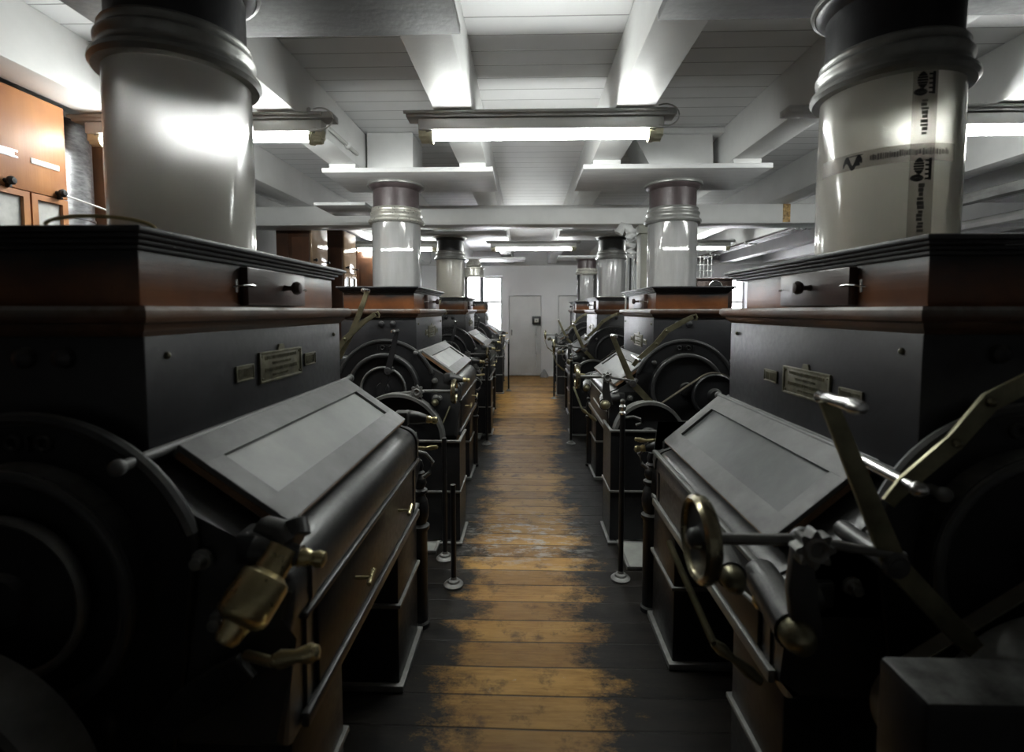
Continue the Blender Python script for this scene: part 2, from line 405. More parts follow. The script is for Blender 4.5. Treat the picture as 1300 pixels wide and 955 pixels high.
# pale post under the cross beam, white lagged pipe and cables beside it
ps = empty('support_post', (1.25, 5.20, 0))
B().box(-.11, .11, -.10, .10, 0, 2.34, .006).out('shaft', M['post'], ps)
B().box(-.14, .14, -.13, .13, 2.26, 2.345, .01).out('post_cap', M['post'], ps)
B().box(-.15, .15, -.14, .14, 0, .12, .01).out('post_base', M['post'], ps)
tag(ps, 'grey green square post standing under the white cross beam', 'post')
lp = empty('lagged_pipe', (1.02, 5.02, 0))
q = B(); pts = [(.0 + .012 * math.sin(i * 1.9), .01 * math.cos(i * 2.3), 2.03 + i * .03) for i in range(9)]
q.tube(pts, .05, 10); q.tube([(-.12, 0, 2.25), (-.08, 0, 2.32), (-.02, 0, 2.30), (.0, 0, 2.26)], .045, 10)
q.out('lagging', M['white'], lp)
for dx in (-.03, .0, .03): B().tube([(dx, 0, 2.04), (dx * 1.4, .01, 1.5), (dx * 1.2, .0, .01)], .009, 6).out('cable', M['cable'] if dx else M['black'], lp)
tag(lp, 'white crumpled lagging with thin cables hanging beside the post', 'pipe')

# ------------------------------------------------------------------ fluorescent fixtures
def fixture(x, y, label, loops=True):
    e = empty('fluorescent_lamp', (x, y, 2.539)); w = .70
    B().box(-w, w, -.05, .05, -.035, 0, .004).out('mount_board', M['mount'], e)
    B().cyl((-w - .01, -.055, -.012), (w - .05, -.055, -.012), .010, n=8).out('cable', M['mount'], e)
    B().box(-.64, .64, -.035, .035, -.095, -.036, .006).out('housing', M['housing'], e)
    B().cyl((-.59, 0, -.125), (.59, 0, -.125), .0165, n=16).out('lamp_tube', M['lamp'], e)
    for s in (-1, 1):
        c = B(); c.cyl((s * .63, 0, -.125), (s * .585, 0, -.125), .024, .030, 16); c.cyl((s * .585, 0, -.125), (s * .565, 0, -.125), .034, n=16)
        c.box(min(s * .64, s * .60), max(s * .64, s * .60), -.022, .022, -.13, -.08, .004)
        for k in range(8):
            a = 2 * PI * k / 8; c.box(min(s * .628, s * .59), max(s * .628, s * .59), .027 * math.cos(a) - .003, .027 * math.cos(a) + .003, -.125 + .027 * math.sin(a) - .003, -.125 + .027 * math.sin(a) + .003)
        c.out('lamp_holder', M['cream'], e)
    pts = [(w - .06 + .07 * math.cos(t), -.055, -.04 + .055 * math.sin(t)) for t in [R(-120 + 20 * i) for i in range(13)]]
    B().tube(pts, .004, 6).out('cable_loop', M['cable'], e)
    tag(e, label, 'lamp'); return e
FX = [(.07, 2.72, 'bare fluorescent lamp nearest over the middle of the aisle'),
      (-1.72, 2.72, 'bare fluorescent lamp beside the left foreground acrylic tube'),
      (2.45, 2.72, 'bare fluorescent lamp partly hidden by the taped acrylic tube'),
      (.105, 7.65, 'small distant fluorescent lamp over the far aisle'),
      (-1.99, 7.65, 'distant fluorescent lamp left, beyond the cross beam'),
      (2.38, 7.65, 'distant fluorescent lamp right, beyond the cross beam')]
for f in FX: fixture(*f)

# ------------------------------------------------------------------ ceiling boards, blocks and chutes over the mills
def board(xa, xb, ya, yb, label, mat, blocks):
    o = B().box(xa, xb, ya, yb, 2.472, 2.505, .003).out('ceiling_board', mat or M['boardw'])
    tag(o, label, 'board')
    for a, b in blocks: B().box(a, b, ya + .02, ya + .16, 2.5055, 2.539, .003).out('spacer_block', M['white'], o)
    return o
def chute(kind, x0, x1, y0, y1, label):
    e = empty('wooden_chute', ((x0 + x1) / 2, (y0 + y1) / 2, 2.506)); w = (x1 - x0) / 2; d = (y1 - y0) / 2; h = ZC - 2.506
    if kind == 'straight':
        B().box(-w, w, -d, d, 0, h - .002, .004).out('casing', M['white'], e)
    else:
        b = B(); wt = w * 1.15
        b.prism([(-w, 0), (w, 0), (w * .95, h - .045), (-wt - .12, h - .045)], -d, d, 'xz'); b.out('casing', M['white'], e)
        B().box(-wt - .16, w + .06, -d - .03, d + .03, h - .044, h - .004, .003).out('top_frame', M['white'], e)
    tag(e, label, 'chute')
board(-1.45, -.237, 3.59, 4.20, 'white board hung under the beams over the second mill on the left', None, [(-1.405, -1.215), (-.475, -.29)])
board(.39, 1.68, 3.55, 4.20, 'white board hung under the beams over the second mill on the right', None, [(.46, .65), (1.42, 1.61)])
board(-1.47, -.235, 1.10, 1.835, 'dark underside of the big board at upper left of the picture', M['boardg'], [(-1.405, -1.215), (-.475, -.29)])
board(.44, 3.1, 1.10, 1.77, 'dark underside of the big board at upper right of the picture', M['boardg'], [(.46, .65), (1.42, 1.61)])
board(-1.45, -.25, 6.45, 7.1, 'pale board over the third left mill, beyond the cross beam', None, [(-1.405, -1.215)])
board(.42, 1.66, 6.45, 7.1, 'pale board over the third right mill, beyond the cross beam', None, [(1.42, 1.61)])
board(-1.45, -.02, 9.6, 10.25, 'pale board over the farthest mill on the left', None, [(-1.405, -1.215)])
board(.58, 1.66, 9.35, 10.0, 'pale board over the farthest mill on the right', None, [(1.42, 1.61)])
chute('straight', -1.19, -.845, 3.80, 4.15, 'square white chute above the board over the second left mill')
chute('flared', .93, 1.36, 3.78, 4.12, 'flared white chute above the board over the second right mill')
# low board and flat duct beside them
tag(B().box(-1.75, -1.32, 4.15, 4.62, 2.36, 2.385, .003).out('ceiling_board', M['boardw']), 'small white board left of the second tube, just above the cross beam', 'board')
tag(B().box(1.33, 1.73, 2.66, 2.76, 2.507, 2.539, .003).out('ceiling_board', M['boardw']), 'short white batten under the beams left of the taped tube', 'board')

# conduits on the left inner beam and along the right side ceiling
def conduit(name, pts, r, clips, label, mat=None):
    e = empty(name, pts[0]); o0 = Vector(pts[0])
    B().tube([Vector(p) - o0 for p in pts], r, 8).out('pipe_run', mat or M['cable'], e)
    for c in clips:
        p = Vector(pts[0]).lerp(Vector(pts[-1]), c) - o0
        B().ball(p, r * 1.9, n=8).out('clip', M['white'], e)
    tag(e, label, 'conduit')
conduit('conduit', [(-1.195, 2.80, 2.60), (-1.195, 3.1, 2.60), (-1.195, 3.60, 2.60)], .012, (.3, .75), 'thin pale conduit clipped along the beam left of the aisle')
for i, (x, z) in enumerate(((3.33, 2.5215), (3.40, 2.5215), (3.47, 2.5215))):
    conduit('conduit', [(x, 5.5, z), (x, 7.5, z), (x, 11.3, z)], .018, (.15, .4, .65), ['left of three dark conduits along the right ceiling', 'middle of three dark conduits along the right ceiling', 'right of three dark conduits along the right ceiling'][i], M['pipe'])
for i, (z, x) in enumerate(((2.33, 3.3), (2.22, 3.75), (2.10, 3.9))):
    conduit('ceiling_pipe', [(x, 2.9, z), (x, 4.0, z), (x, 5.0, z)], .045, (), ['upper large grey pipe seen right of the taped tube', 'second large grey pipe seen right of the taped tube', 'lowest large dark pipe seen right of the taped tube'][i], [M['collar'], M['mount'], M['pipeblack']][i])

# ------------------------------------------------------------------ spout tubes on the mills
def spout(x, y, glass, pipe, collar, label, taped=False, funnel=False, zb=1.664):
    e = empty('spout_tube', (x, y, zb))
    z = lambda v: v - zb
    rg = .186
    q = B(); q.lathe([(rg, z(1.672)), (rg + .002, z(1.9)), (rg, z(2.20)), (rg - .005, z(2.20)), (rg - .004, z(1.9)), (rg - .005, z(1.672))], n=64, close=True)
    g = q.out('glass_tube', glass, e, 60)
    B().lathe([(rg + .012, z(1.664)), (rg + .012, z(1.674)), (rg + .004, z(1.682)), (rg - .008, z(1.682)), (rg - .008, z(1.664))], n=64, close=True).out('base_ring', M['collarlight'], e)
    p = [(rg + .002, 2.165), (rg + .022, 2.168), (rg + .030, 2.180), (rg + .028, 2.192), (rg + .014, 2.204), (rg + .010, 2.212), (rg + .010, 2.226), (rg + .015, 2.234), (rg + .016, 2.246),
         (rg + .008, 2.254), (rg + .004, 2.258), (rg + .003, 2.272), (rg + .006, 2.277), (rg + .003, 2.283), (rg - .012, 2.285), (rg - .014, 2.165)]
    if funnel: p = [(rg + .002, 2.13), (rg + .022, 2.135), (rg + .024, 2.15), (rg + .006, 2.17), (rg + .004, 2.29), (rg + .02, 2.30), (rg + .02, 2.315), (rg - .06, 2.33), (rg - .06, 2.13)]
    B().lathe([(r, z(h)) for r, h in p], n=64, close=True).out('collar', collar, e)
    if funnel:
        B().lathe([(.125, z(2.331)), (.16, z(2.36)), (.10, z(2.47)), (.085, z(2.47)), (.11, z(2.331))], n=40, close=True).out('pipe', pipe, e)
    else:
        B().lathe([(.176, z(2.286)), (.176, z(2.44)), (.169, z(2.44)), (.169, z(2.286))], n=56, close=True).out('pipe', pipe, e)
        B().lathe([(.177, z(2.42)), (.188, z(2.428)), (.202, z(2.442)), (.206, z(2.452)), (.208, z(2.471)), (.177, z(2.471))], n=56, close=True).out('flange', pipe, e)
        B().lathe([(.208, z(2.450)), (.218, z(2.454)), (.220, z(2.463)), (.217, z(2.4715)), (.208, z(2.4715))], n=56, close=True).out('flange_rim', M['collar'], e)
    if taped:
        def patch(b, a0, a1, z0, z1, r, nseg=12):
            v = []
            for i in range(nseg + 1):
                a = R(a0 + (a1 - a0) * i / nseg)
                v.append((b.bm.verts.new((r * math.cos(a), r * math.sin(a), z(z0))), b.bm.verts.new((r * math.cos(a), r * math.sin(a), z(z1)))))
            for p0, p1 in zip(v, v[1:]): b.bm.faces.new((p0[0], p1[0], p1[1], p0[1]))
        b = B(); patch(b, -108, -89, 1.70, 2.164, rg + .0025); b.out('parcel_tape', M['tape'], e)
        b = B(); patch(b, 176, 290, 1.918, 1.966, rg + .0032, 40); b.out('parcel_tape', M['tape'], e)
        r = rg + .0042
        k = B()
        for zc in (2.130, 1.895):      # the dark mark printed twice on the upright strip
            k = B()
            patch(k, -93.8, -91.5, zc - .030, zc + .030, r, 3)
            for j in range(5): patch(k, -96.5, -93.8, zc - .029 + j * .0125, zc - .024 + j * .0125, r, 2)
            for j in range(9):        # rounded blots
                t0 = PI * (j + .5) / 9
                hw = math.sin(t0); hh = math.cos(t0)
                patch(k, -101 - 4.2 * hw, -101 + 3.6 * hw, zc + .008 + .021 * hh - .0026, zc + .008 + .021 * hh + .0026, r + .0004, 3)
                patch(k, -102.5 - 5 * hw, -102.5 + 5 * hw, zc - .0245 + .009 * hh - .0014, zc - .0245 + .009 * hh + .0014, r + .0008, 3)
            k.out('printed_mark', M['ink'], e)
        k = B()
        for j in range(26):            # the mark on the cross strip
            t0 = j / 25
            a = -158 + 15 * t0; zz = 1.938 + .012 * math.sin(t0 * 9) - .004
            patch(k, a, a + 1.2, zz - .006, zz + .006 + .008 * abs(math.sin(t0 * 6)), r, 2)
        patch(k, -155, -141.5, 1.956, 1.9585, r, 5); patch(k, -147, -143.5, 1.927, 1.941, r, 3)
        k.out('printed_mark', M['ink'], e)
        k = B()
        rnd = random.Random(3)
        zz = 2.085; low = False
        while zz > 1.72:
            h = rnd.uniform(.004, .012)
            if zz < 1.86 and len(k.bm.verts) and not low: k.out('faded_print', M['inkfaint'], e); k = B(); low = True
            if not (1.86 < zz < 1.99): patch(k, -100.8 + rnd.uniform(-1, .5), -96.8 + rnd.uniform(-.5, 1), zz - h, zz, r, 2)
            zz -= h + rnd.uniform(.001, .004)
        k.out('faded_print', M['inkfaint'], e); k = B()
        a = -136
        while a < -78:
            w = rnd.uniform(.6, 1.8); patch(k, a, a + w, 1.936 + rnd.uniform(-.003, .001), 1.950 + rnd.uniform(-.002, .004), r, 2); a += w + rnd.uniform(.2, .9)
        k.out('faded_print', M['inkfaint'], e)
    tag(e, label, 'tube'); return e

# ------------------------------------------------------------------ the roller mills
# local frame: x = a (plus = towards the aisle), y = 0 at the near ledge edge, z up; sx = -1 mirrors for the right row
LEN = 1.108
def strokes(b, a, y0, y1, z0, z1, rnd, rows):
    """rows of small raised worn characters on a plate"""
    dz = (z1 - z0) / len(rows)
    for i, (f0, f1, hh) in enumerate(rows):
        zc = z1 - (i + .5) * dz; y = y0 + (y1 - y0) * f0; ye = y0 + (y1 - y0) * f1
        while y < ye:
            w = rnd.uniform(.004, .009); h = dz * hh
            b.box(a, a + .0022, y, y + w * .35, zc - h / 2, zc + h / 2)
            if rnd.random() < .7: b.box(a, a + .0022, y, y + w, zc + h / 2 - .0022, zc + h / 2)
            if rnd.random() < .6: b.box(a, a + .0022, y, y + w, zc - h / 2, zc - h / 2 + .0022)
            if rnd.random() < .5: b.box(a, a + .0022, y + w * .7, y + w, zc - h / 2, zc + h / 2)
            y += w + .003
def mill(side, loc, variant):
    sx = 1 if side == 'L' else -1
    b = lambda: B(sx)
    ZT, DROP, V0, V1 = (1.19, .150, .07, 1.075) if side == 'L' else (1.098, .185, .14, 1.11) if variant == 'near' else (1.125, .155, .06, 1.075)
    e = empty('roller_mill', loc)
    # ---- feed box with lid and ledge
    q = b(); q.box(-.245, .245, .045, LEN - (.06 if side == 'L' else .14), 1.508, 1.634, .004); fb = q.out('feed_box', M['feedwood'], e)
    q = b(); q.box(-.285, .285, .0, LEN, 1.650, 1.663, .004); q.box(-.274, .274, .012, LEN - .014, 1.641, 1.652, .004); q.box(-.262, .262, .026, LEN - .032, 1.631, 1.642, .004); q.box(-.253, .253, .036, LEN - .044, 1.620, 1.632, .004)
    q.out('feed_box_lid', M['hopper'], e)
    q = b()
    prof = [(.0, 1.508), (.289, 1.508), (.297, 1.500), (.298, 1.486), (.292, 1.476), (.278, 1.472), (.276, 1.462), (.268, 1.455), (.262, 1.448), (0, 1.448)]
    rings = []
    for aa, zz in prof:
        if aa == 0: rings.append([q.bm.verts.new((x * .2, LEN / 2 + y * .2, zz)) for x, y in ((-1, -1), (1, -1), (1, 1), (-1, 1))])
        else:
            d = aa - .289
            rings.append([q.bm.verts.new(v) for v in ((-aa, -d, zz), (aa, -d, zz), (aa, LEN + d, zz), (-aa, LEN + d, zz))])
    for r0, r1 in zip(rings, rings[1:]):
        for i in range(4): q.bm.faces.new((r0[i], r0[(i + 1) % 4], r1[(i + 1) % 4], r1[i]))
    q.bm.faces.new(rings[0]); q.bm.faces.new(rings[-1])
    q.out('ledge_moulding', M['ledgewood'] if side == 'L' else M['ledgewood'], e)
    # ---- drawer on the aisle side
    y0, y1 = (.395, .745) if side == 'L' else (.28, .645)
    q = b(); q.box(.246, .272, y0, y1, 1.513, 1.617, .005); dr = q.out('drawer', M['drawerwood'], e)
    ym = (y0 + y1) / 2 + (.03 if side == 'L' else 0)
    q = b(); q.lathe([(.0, .0), (.010, .0), (.007, .012), (.008, .022), (.019, .030), (.021, .040), (.015, .050), (0, .053)], (.272, ym, 1.568), (1, 0, 0), 20); q.out('drawer_knob', M['drawerwood'], dr)
    for s, yy in ((-1, y0), (1, y1)):
        q = b(); q.tube([(.247, yy + s * .03, 1.562), (.268, yy + s * .018, 1.566), (.276, yy - s * .01, 1.568), (.276, yy - s * .03, 1.566)], .0025, 6); q.cyl((.246, yy + s * .012, 1.548), (.246, yy + s * .012, 1.582), .004, n=8)
        q.out('drawer_hook', M['steel'], dr)
    # ---- hopper
    q = b(); q.box(-.262, .262, .03, LEN - .03, ZT - .03, 1.449, .005); q.out('hopper', M['hopper'], e)
    for bolt in (.09, LEN - .1):
        q = b(); q.ball((.263, bolt, 1.405), .008, n=8); q.out('hopper_bolt', M['plate'], e)
    # rear-side bumps on the near face
    for dx in (.10, .02):
        q = b(); q.lathe([(0, 0), (.022, 0), (.020, -.012), (.008, -.02), (0, -.021)][::-1], (dx, .03, 1.405), (0, 1, 0), 16); q.out('round_boss', M['hopper'], e)
    # ---- nameplates
    zn = 1.335 if side == 'L' else 1.27
    y0, y1 = (.45, .71) if side == 'L' else (.355, .615)
    rnd = random.Random(5)
    q = b(); q.box(.262, .266, y0, y1, zn - .043, zn + .043, .001)
    for z0_, z1_, ya, yb in ((zn - .045, zn - .038, y0, y1), (zn + .038, zn + .045, y0, y1), (zn - .045, zn + .045, y0 - .002, y0 + .006), (zn - .045, zn + .045, y1 - .006, y1 + .002)):
        q.box(.262, .270, ya, yb, z0_, z1_, .001)
    q.prism([((y0 + y1) / 2 - .022, zn + .044), ((y0 + y1) / 2 + .022, zn + .044), ((y0 + y1) / 2 + .014, zn + .062), ((y0 + y1) / 2 - .014, zn + .062)], .262, .267, 'yz')
    for yy in (y0 + .012, y1 - .012):
        for zz in (-.032, .032): q.ball((.267, yy, zn + zz), .004, n=8)
    pl = q.out('nameplate', M['plate'], e)
    q = b(); strokes(q, .266, y0 + .02, y1 - .02, zn - .035, zn + .035, rnd, [(.05, .95, .6), (.25, .75, .4), (.05, .95, .6), (.25, .7, .4)]); q.out('raised_lettering', M['plate'], pl)
    for ya, yb in (((.335, .420), (.742, .828)) if side == 'L' else ((.215, .315), (.662, .755))):
        q = b(); zz = zn - .003
        q.box(.262, .2655, ya, yb, zz - .020, zz + .020, .001)
        for za, zb, yc, yd in ((zz - .021, zz - .017, ya, yb), (zz + .017, zz + .021, ya, yb), (zz - .021, zz + .021, ya, ya + .004), (zz - .021, zz + .021, yb - .004, yb)): q.box(.262, .268, yc, yd, za, zb, .0008)
        p2 = q.out('number_plate', M['plate'], e)
        q = b(); strokes(q, .2655, ya + .012, yb - .01, zz - .013, zz + .013, rnd, [(0, 1, .95)]); q.out('raised_figures', M['plate'], p2)
    # ---- body: one long shaped casting, symmetrical about the middle
    A1, A2, dzb = .285, .500, DROP
    half = [(A1 - .03, ZT - .004), (A2 - .02, ZT - dzb - .018)]
    cx_, cz_, rr = .497, ZT - dzb - .095, .065
    for k in range(0, 7):
        t = R(62 - k * 10); half.append((cx_ + rr * math.cos(t), cz_ + rr * math.sin(t)))
    half += [(.562, ZT - .30), (.548, .86), (.545, .62)]
    poly = half + [(-a, z) for a, z in half[::-1]]
    q = b(); q.prism(poly, -.005, 1.17, 'xz', .022); q.out('body', M['shoulder'], e)
    # raised end bands on the shoulder
    band = half[1:]
    for yy in (.075, 1.10):
        q = b(); w = .02
        rings = [[q.bm.verts.new((a + (.006 if s else -.004), y_, z + (.004 if s else -.004))) for s, y_ in ((0, yy), (1, yy), (1, yy + w), (0, yy + w))] for a, z in band]
        for r0, r1 in zip(rings, rings[1:]):
            for i in range(4): q.bm.faces.new((r0[i], r0[(i + 1) % 4], r1[(i + 1) % 4], r1[i]))
        q.out('shoulder_band', M['shoulder'], e)
    # ---- side panel with mouldings and T-handles
    q = b(); q.box(.546, .556, .13, 1.06, .66, .855, .003); q.out('side_panel', M['iron'], e)
    q = b(); q.box(.548, .568, .05, 1.15, .858, .874, .005); q.box(.546, .566, .05, 1.15, .622, .655, .006); q.out('panel_moulding', M['iron_rim'] if side == 'R' else M['shoulder'], e)
    if side == 'L':
        for yy in (.37, .83):
            q = b(); q.cyl((.555, yy, .775), (.600, yy, .775), .0045, n=10); q.cyl((.600, yy - .022, .775 - .006), (.600, yy + .022, .775 + .012), .007, n=12); q.out('tee_handle', M['brass'], e)
    else:
        q = b(); q.tube([(.575, .02, .80), (.60, .2, .79), (.60, .55, .80)], .006, 8); q.out('side_rod', M['iron_rim'], e)
    # ---- slanted glazed door both sides
    for m in ((1, -1)):
        ang = math.atan2(dzb, A2 - A1)
        def P(u, n):  # u along slope from top, n off the surface
            return (A1 + u * math.cos(ang) + n * math.sin(ang), ZT - u * math.sin(ang) + n * math.cos(ang))
        SL = math.hypot(dzb, A2 - A1)
        def slab(q, u0, u1, ya, yb, n0, n1, bev=0):
            pl_ = [P(u0, n0), P(u1, n0), P(u1, n1), P(u0, n1)]
            if m < 0: pl_ = [(-x, z) for x, z in pl_]
            q.prism(pl_, ya, yb, 'xz', bev)
        y0, y1, fw = V0, V1, .058
        q = b()
        slab(q, -.01, fw, y0, y1, .004, .030, .003); slab(q, SL - fw, SL + .012, y0, y1, .004, .030, .003)
        slab(q, fw - .001, SL - fw + .001, y0, y0 + fw + .01, .004, .0295, .003); slab(q, fw - .001, SL - fw + .001, y1 - fw - .01, y1, .004, .0295, .003)
        dr = q.out('glazed_door', M['doorframe'], e)
        q = b(); slab(q, fw - .004, SL - fw + .004, y0 + fw, y1 - fw, .014, .019); q.out('door_pane', M['doorpane'] if side == 'L' else M['doorpane_dark'], dr)
        q = b()
        slab(q, SL + .008, SL + .0145, y0 + .004, y1 - .004, .003, .024); slab(q, 0, SL + .006, y0 - .003, y0 + .002, .003, .018); slab(q, 0, SL + .006, y1 - .002, y1 + .003, .003, .018)
        q.out('worn_door_edge', M['edge'], dr)
        q = b(); px, pz = P(-.022, .012)
        q.cyl((m * px, -.06, pz), (m * px, LEN + .05, pz), .011, n=14); q.ball((m * px, -.062, pz), .016, n=12); q.ball((m * px, LEN + .05, pz), .016, n=12)
        q.out('hinge_rod', M['doorframe'], dr)
        q = b(); slab(q, -.045, -.006, y0 + .01, y1 - .01, -.006, .010, .002); q.out('door_rail', M['doorframe'], dr)
    # ---- end casings with concentric rims (near end)
    for yc, s in ((-.004, -1),):
        ca, cz, rad = .06, .955, .345
        arc = [(ca + rad * math.cos(t), cz + rad * math.sin(t)) for t in [PI * i / 32 for i in range(33)]]
        q = b(); q.prism([(ca + rad - .08, .62)] + arc[3:-3] + [(ca - rad + .08, .62)], yc, yc + s * .018, 'xz', .006); cs = q.out('end_casing', M['iron'], e)
        q = b(); pts = [(ca + (rad - .008) * math.cos(t), yc + s * .014, cz + (rad - .008) * math.sin(t)) for t in [R(20 + 140 * i / 40) for i in range(41)]]
        q.tube(pts, .014, 8); q.out('casing_rim', M['shoulder'], cs)
        if s < 0:
            q = b()
            for dx in (-.02, .04): q.ring((ca + dx, yc - .020, 1.245), .013, .005, .006, n=20)
            for dx in (-.055, .01): q.box(ca + dx - .003, ca + dx + .003, yc - .025, yc - .017, 1.229, 1.261)
            q.out('raised_figures', M['iron'], cs)
            for aa, zz in ((ca + rad - .01, 1.02), (ca + rad + .02, .90), (ca - rad + .02, 1.02)):
                q = b(); q.lathe([(0, .03), (.012, .027), (.014, .01), (.02, .008), (.02, 0)], (aa, yc - .010, zz), (0, -1, 0), 12); q.out('acorn_bolt', M['iron_rim'], cs)
        rr = .245
        q = b(); q.lathe([(0, 0), (rr, 0), (rr, .045), (rr - .012, .055), (rr - .026, .05), (rr - .035, .03), (.05, .026), (.045, .05), (0, .052)], (ca - .005, yc + s * .017, .965), (0, s, 0), 56); q.out('roll_gear_cover', M['iron'], e)
        q = b(); q.ring((ca - .005, yc + s * .070, .965), rr - .013, .013, .008, n=64); q.out('cover_rim', M['shoulder'], e)
    ya = -.01                                   # near-end drive, in front of the casing
    if side == 'L':
        q = b(); q.lathe([(0, 0), (.145, 0), (.145, .02), (.05, .022), (.045, .04), (0, .042)], (.055, -.048, .965), (0, -1, 0), 40); ic = q.out('inner_cover', M['iron'], e); q = b(); q.ring((.055, -.072, .965), .15, .009, .012, n=48); q.out('cover_rim', M['iron_rim'], ic)
    else:
        # small belt wheel with belt down to the big pulley
        c0 = Vector((-.11, .935)); c1 = Vector((.33, .70)); r0, r1 = .148, .09
        q = b(); q.ring((c0.x, -.105, c0.y), r0 - .01, .012, .028, n=48); q.lathe([(0, 0), (r0 - .02, 0), (r0 - .02, .012), (.05, .014), (.04, .05), (0, .052)], (c0.x, -.10, c0.y), (0, -1, 0), 40); q.out('belt_wheel', M['iron'], e)
        d = (c1 - c0); th = math.atan2(d.y, d.x); al = math.acos((r0 - r1) / d.length)
        pts = []
        for i in range(25):
            t = th + al + (2 * PI - 2 * al) * i / 24; pts.append(c0 + (r0 + .004) * Vector((math.cos(t), math.sin(t))))
        for i in range(17):
            t = th - al + (2 * al) * i / 16; pts.append(c1 + (r1 + .004) * Vector((math.cos(t), math.sin(t))))
        q = b(); n = len(pts); vs = []
        cen = (c0 + c1) / 2
        for p in pts:
            c = c0 if (p - c0).length < (p - c1).length else c1; k = (p - c).normalized() * .004
            vs.append([q.bm.verts.new(v) for v in ((p.x, -.122, p.y), (p.x, -.090, p.y), (p.x + k.x, -.090, p.y + k.y), (p.x + k.x, -.122, p.y + k.y))])
        for i in range(n):
            a_, b_ = vs[i], vs[(i + 1) % n]
            for k in range(4): q.bm.faces.new((a_[k], a_[(k + 1) % 4], b_[(k + 1) % 4], b_[k]))
        q.out('drive_belt', M['belt'], e)
    # ---- big flat-belt pulley
    pa, pz, pr = (.175, .65, .31) if side == 'L' else (.335, .675, .235)
    if variant == 'cup': pa, pz, pr = -.02, .62, .30
    if variant == 'near': pa = .10
    q = b(); q.lathe([(pr - .022, -.045), (pr - .002, -.045), (pr, -.02), (pr, .02), (pr - .002, .045), (pr - .022, .045)], (pa, -.165, pz), (0, 1, 0), 72, True)
    pu = q.out('pulley', M['iron_rim'], e)
    q = b(); q.lathe([(0, -.02), (.05, -.02), (.06, -.006), (pr - .02, -.006), (pr - .02, .006), (.06, .006), (0, .02)], (pa, -.165, pz), (0, 1, 0), 48); q.out('pulley_web', M['iron'], pu)
    q = b(); q.lathe([(0, -.06), (.03, -.058), (.032, -.03), (.052, -.026), (.055, 0), (0, 0)], (pa, -.175, pz), (0, 1, 0), 28); q.cyl((pa, -.17, pz), (pa, .0, pz), .028); q.out('pulley_hub', M['iron'], pu)
    if variant == 'near':
        q = b(); q.box(-.16, .505, -.33, -.215, .30, .885, .012); q.out('gear_guard', M['iron'], e)
    # ---- legs: stepped pedestals at the corners, end panels between them
    for yc0, yc1 in ((.065, .36), (.95, 1.29)):
        for m in (1, -1):
            x0, x1 = sorted((m * .20, m * .520))
            q = b(); q.box(x0, x1, yc0, yc1, 0, .622, .006); lg = q.out('leg', M['iron'], e)
            for z0_, z1_, ex in ((.0, .028, .020), (.335, .352, .012), (.60, .62, .012)):
                q = b(); q.box(x0 - ex, x1 + ex, yc0 - ex, yc1 + ex, z0_ + .0005, z1_, .004); q.out('leg_rim', M['iron_rim'], lg)
    q = b(); q.box(-.2, .2, .12, .16, .10, .622); q.box(-.2, .2, 1.02, 1.06, .10, .622); q.box(-.50, .50, .2, 1.1, .55, .622); q.out('underframe', M['iron'], e)
    # ---- turned post at the far corner
    q = b(); pr_ = [(0, .0), (.042, 0), (.042, .02), (.034, .03), (.034, .46), (.044, .475), (.044, .49), (.030, .50), (.040, .53), (.043, .57), (.036, .61), (.024, .635), (.036, .648), (.036, .660), (.022, .668), (.032, .69), (.028, .715), (.018, .73), (.026, .742), (.016, .752), (.020, .775), (.012, .80), (0, .80)]
    q.lathe(pr_, (.520, 1.36, 0), n=28); q.out('turned_post', M['iron'], e)
    # ---- screw bosses on the shoulder ends
    zb = ZT - .15 if side == 'L' else ZT - .22
    for yy in (-.02, 1.20):
        q = b(); q.lathe([(0, 0), (.030, 0), (.028, .05), (.018, .085), (.020, .09), (0, .09)], (.50, yy, zb), (1, 0, -.12), 20); q.box(.46, .52, min(yy, yy + .06 * (1 if yy < 0 else -1)), max(yy, yy + .06 * (1 if yy < 0 else -1)), zb - .03, zb + .03, .008)
        bo = q.out('screw_boss', M['shoulder'], e)
        q = b(); q.lathe([(0, 0), (.015, 0), (.017, .012), (.012, .022), (.016, .034), (.014, .046), (0, .052)], (.588, yy, zb - .011), (1, 0, -.12), 16); q.out('brass_tip', M['brass'], bo)
    # small crank below the far boss
    q = b(); q.cyl((.53, 1.20, .905), (.58, 1.20, .90), .008, n=10); q.lathe([(0, 0), (.006, 0), (.011, .03), (.008, .055), (0, .06)], (.58, 1.20, .90), (1, 0, .15), 14); q.out('small_crank', M['brass'], e)
    # bent pipe at the far end
    q = b(); q.tube([(.50, 1.24, .88), (.57, 1.26, .86), (.60, 1.27, .82), (.585, 1.27, .77), (.56, 1.27, .75)], .009, 8); q.out('bent_pipe', M['iron_rim'], e)
    # ---- near-end controls
    yg = -.155
    if variant == 'cup':          # nearest left mill: brass grease cup and a brass crank
        q = b(); q.lathe([(0, 0), (.030, 0), (.030, .045), (.036, .050), (.044, .054), (.047, .062), (.048, .118), (.045, .127), (.036, .134), (.027, .137), (.024, .145), (.022, .162), (.016, .170), (0, .172)], (.558, -.02, 1.045), (-.30, -.55, -.62), 32)
        q.out('grease_cup', M['brass'], e)
        q = b(); q.lathe([(0, 0), (.024, 0), (.022, .03), (0, .04)], (.575, .0, 1.06), (-.2, .3, .5), 20); q.tube([(.50, .02, 1.06), (.545, .0, 1.06), (.565, -.01, 1.045)], .03, 14); q.out('cup_elbow', M['shoulder'], e)
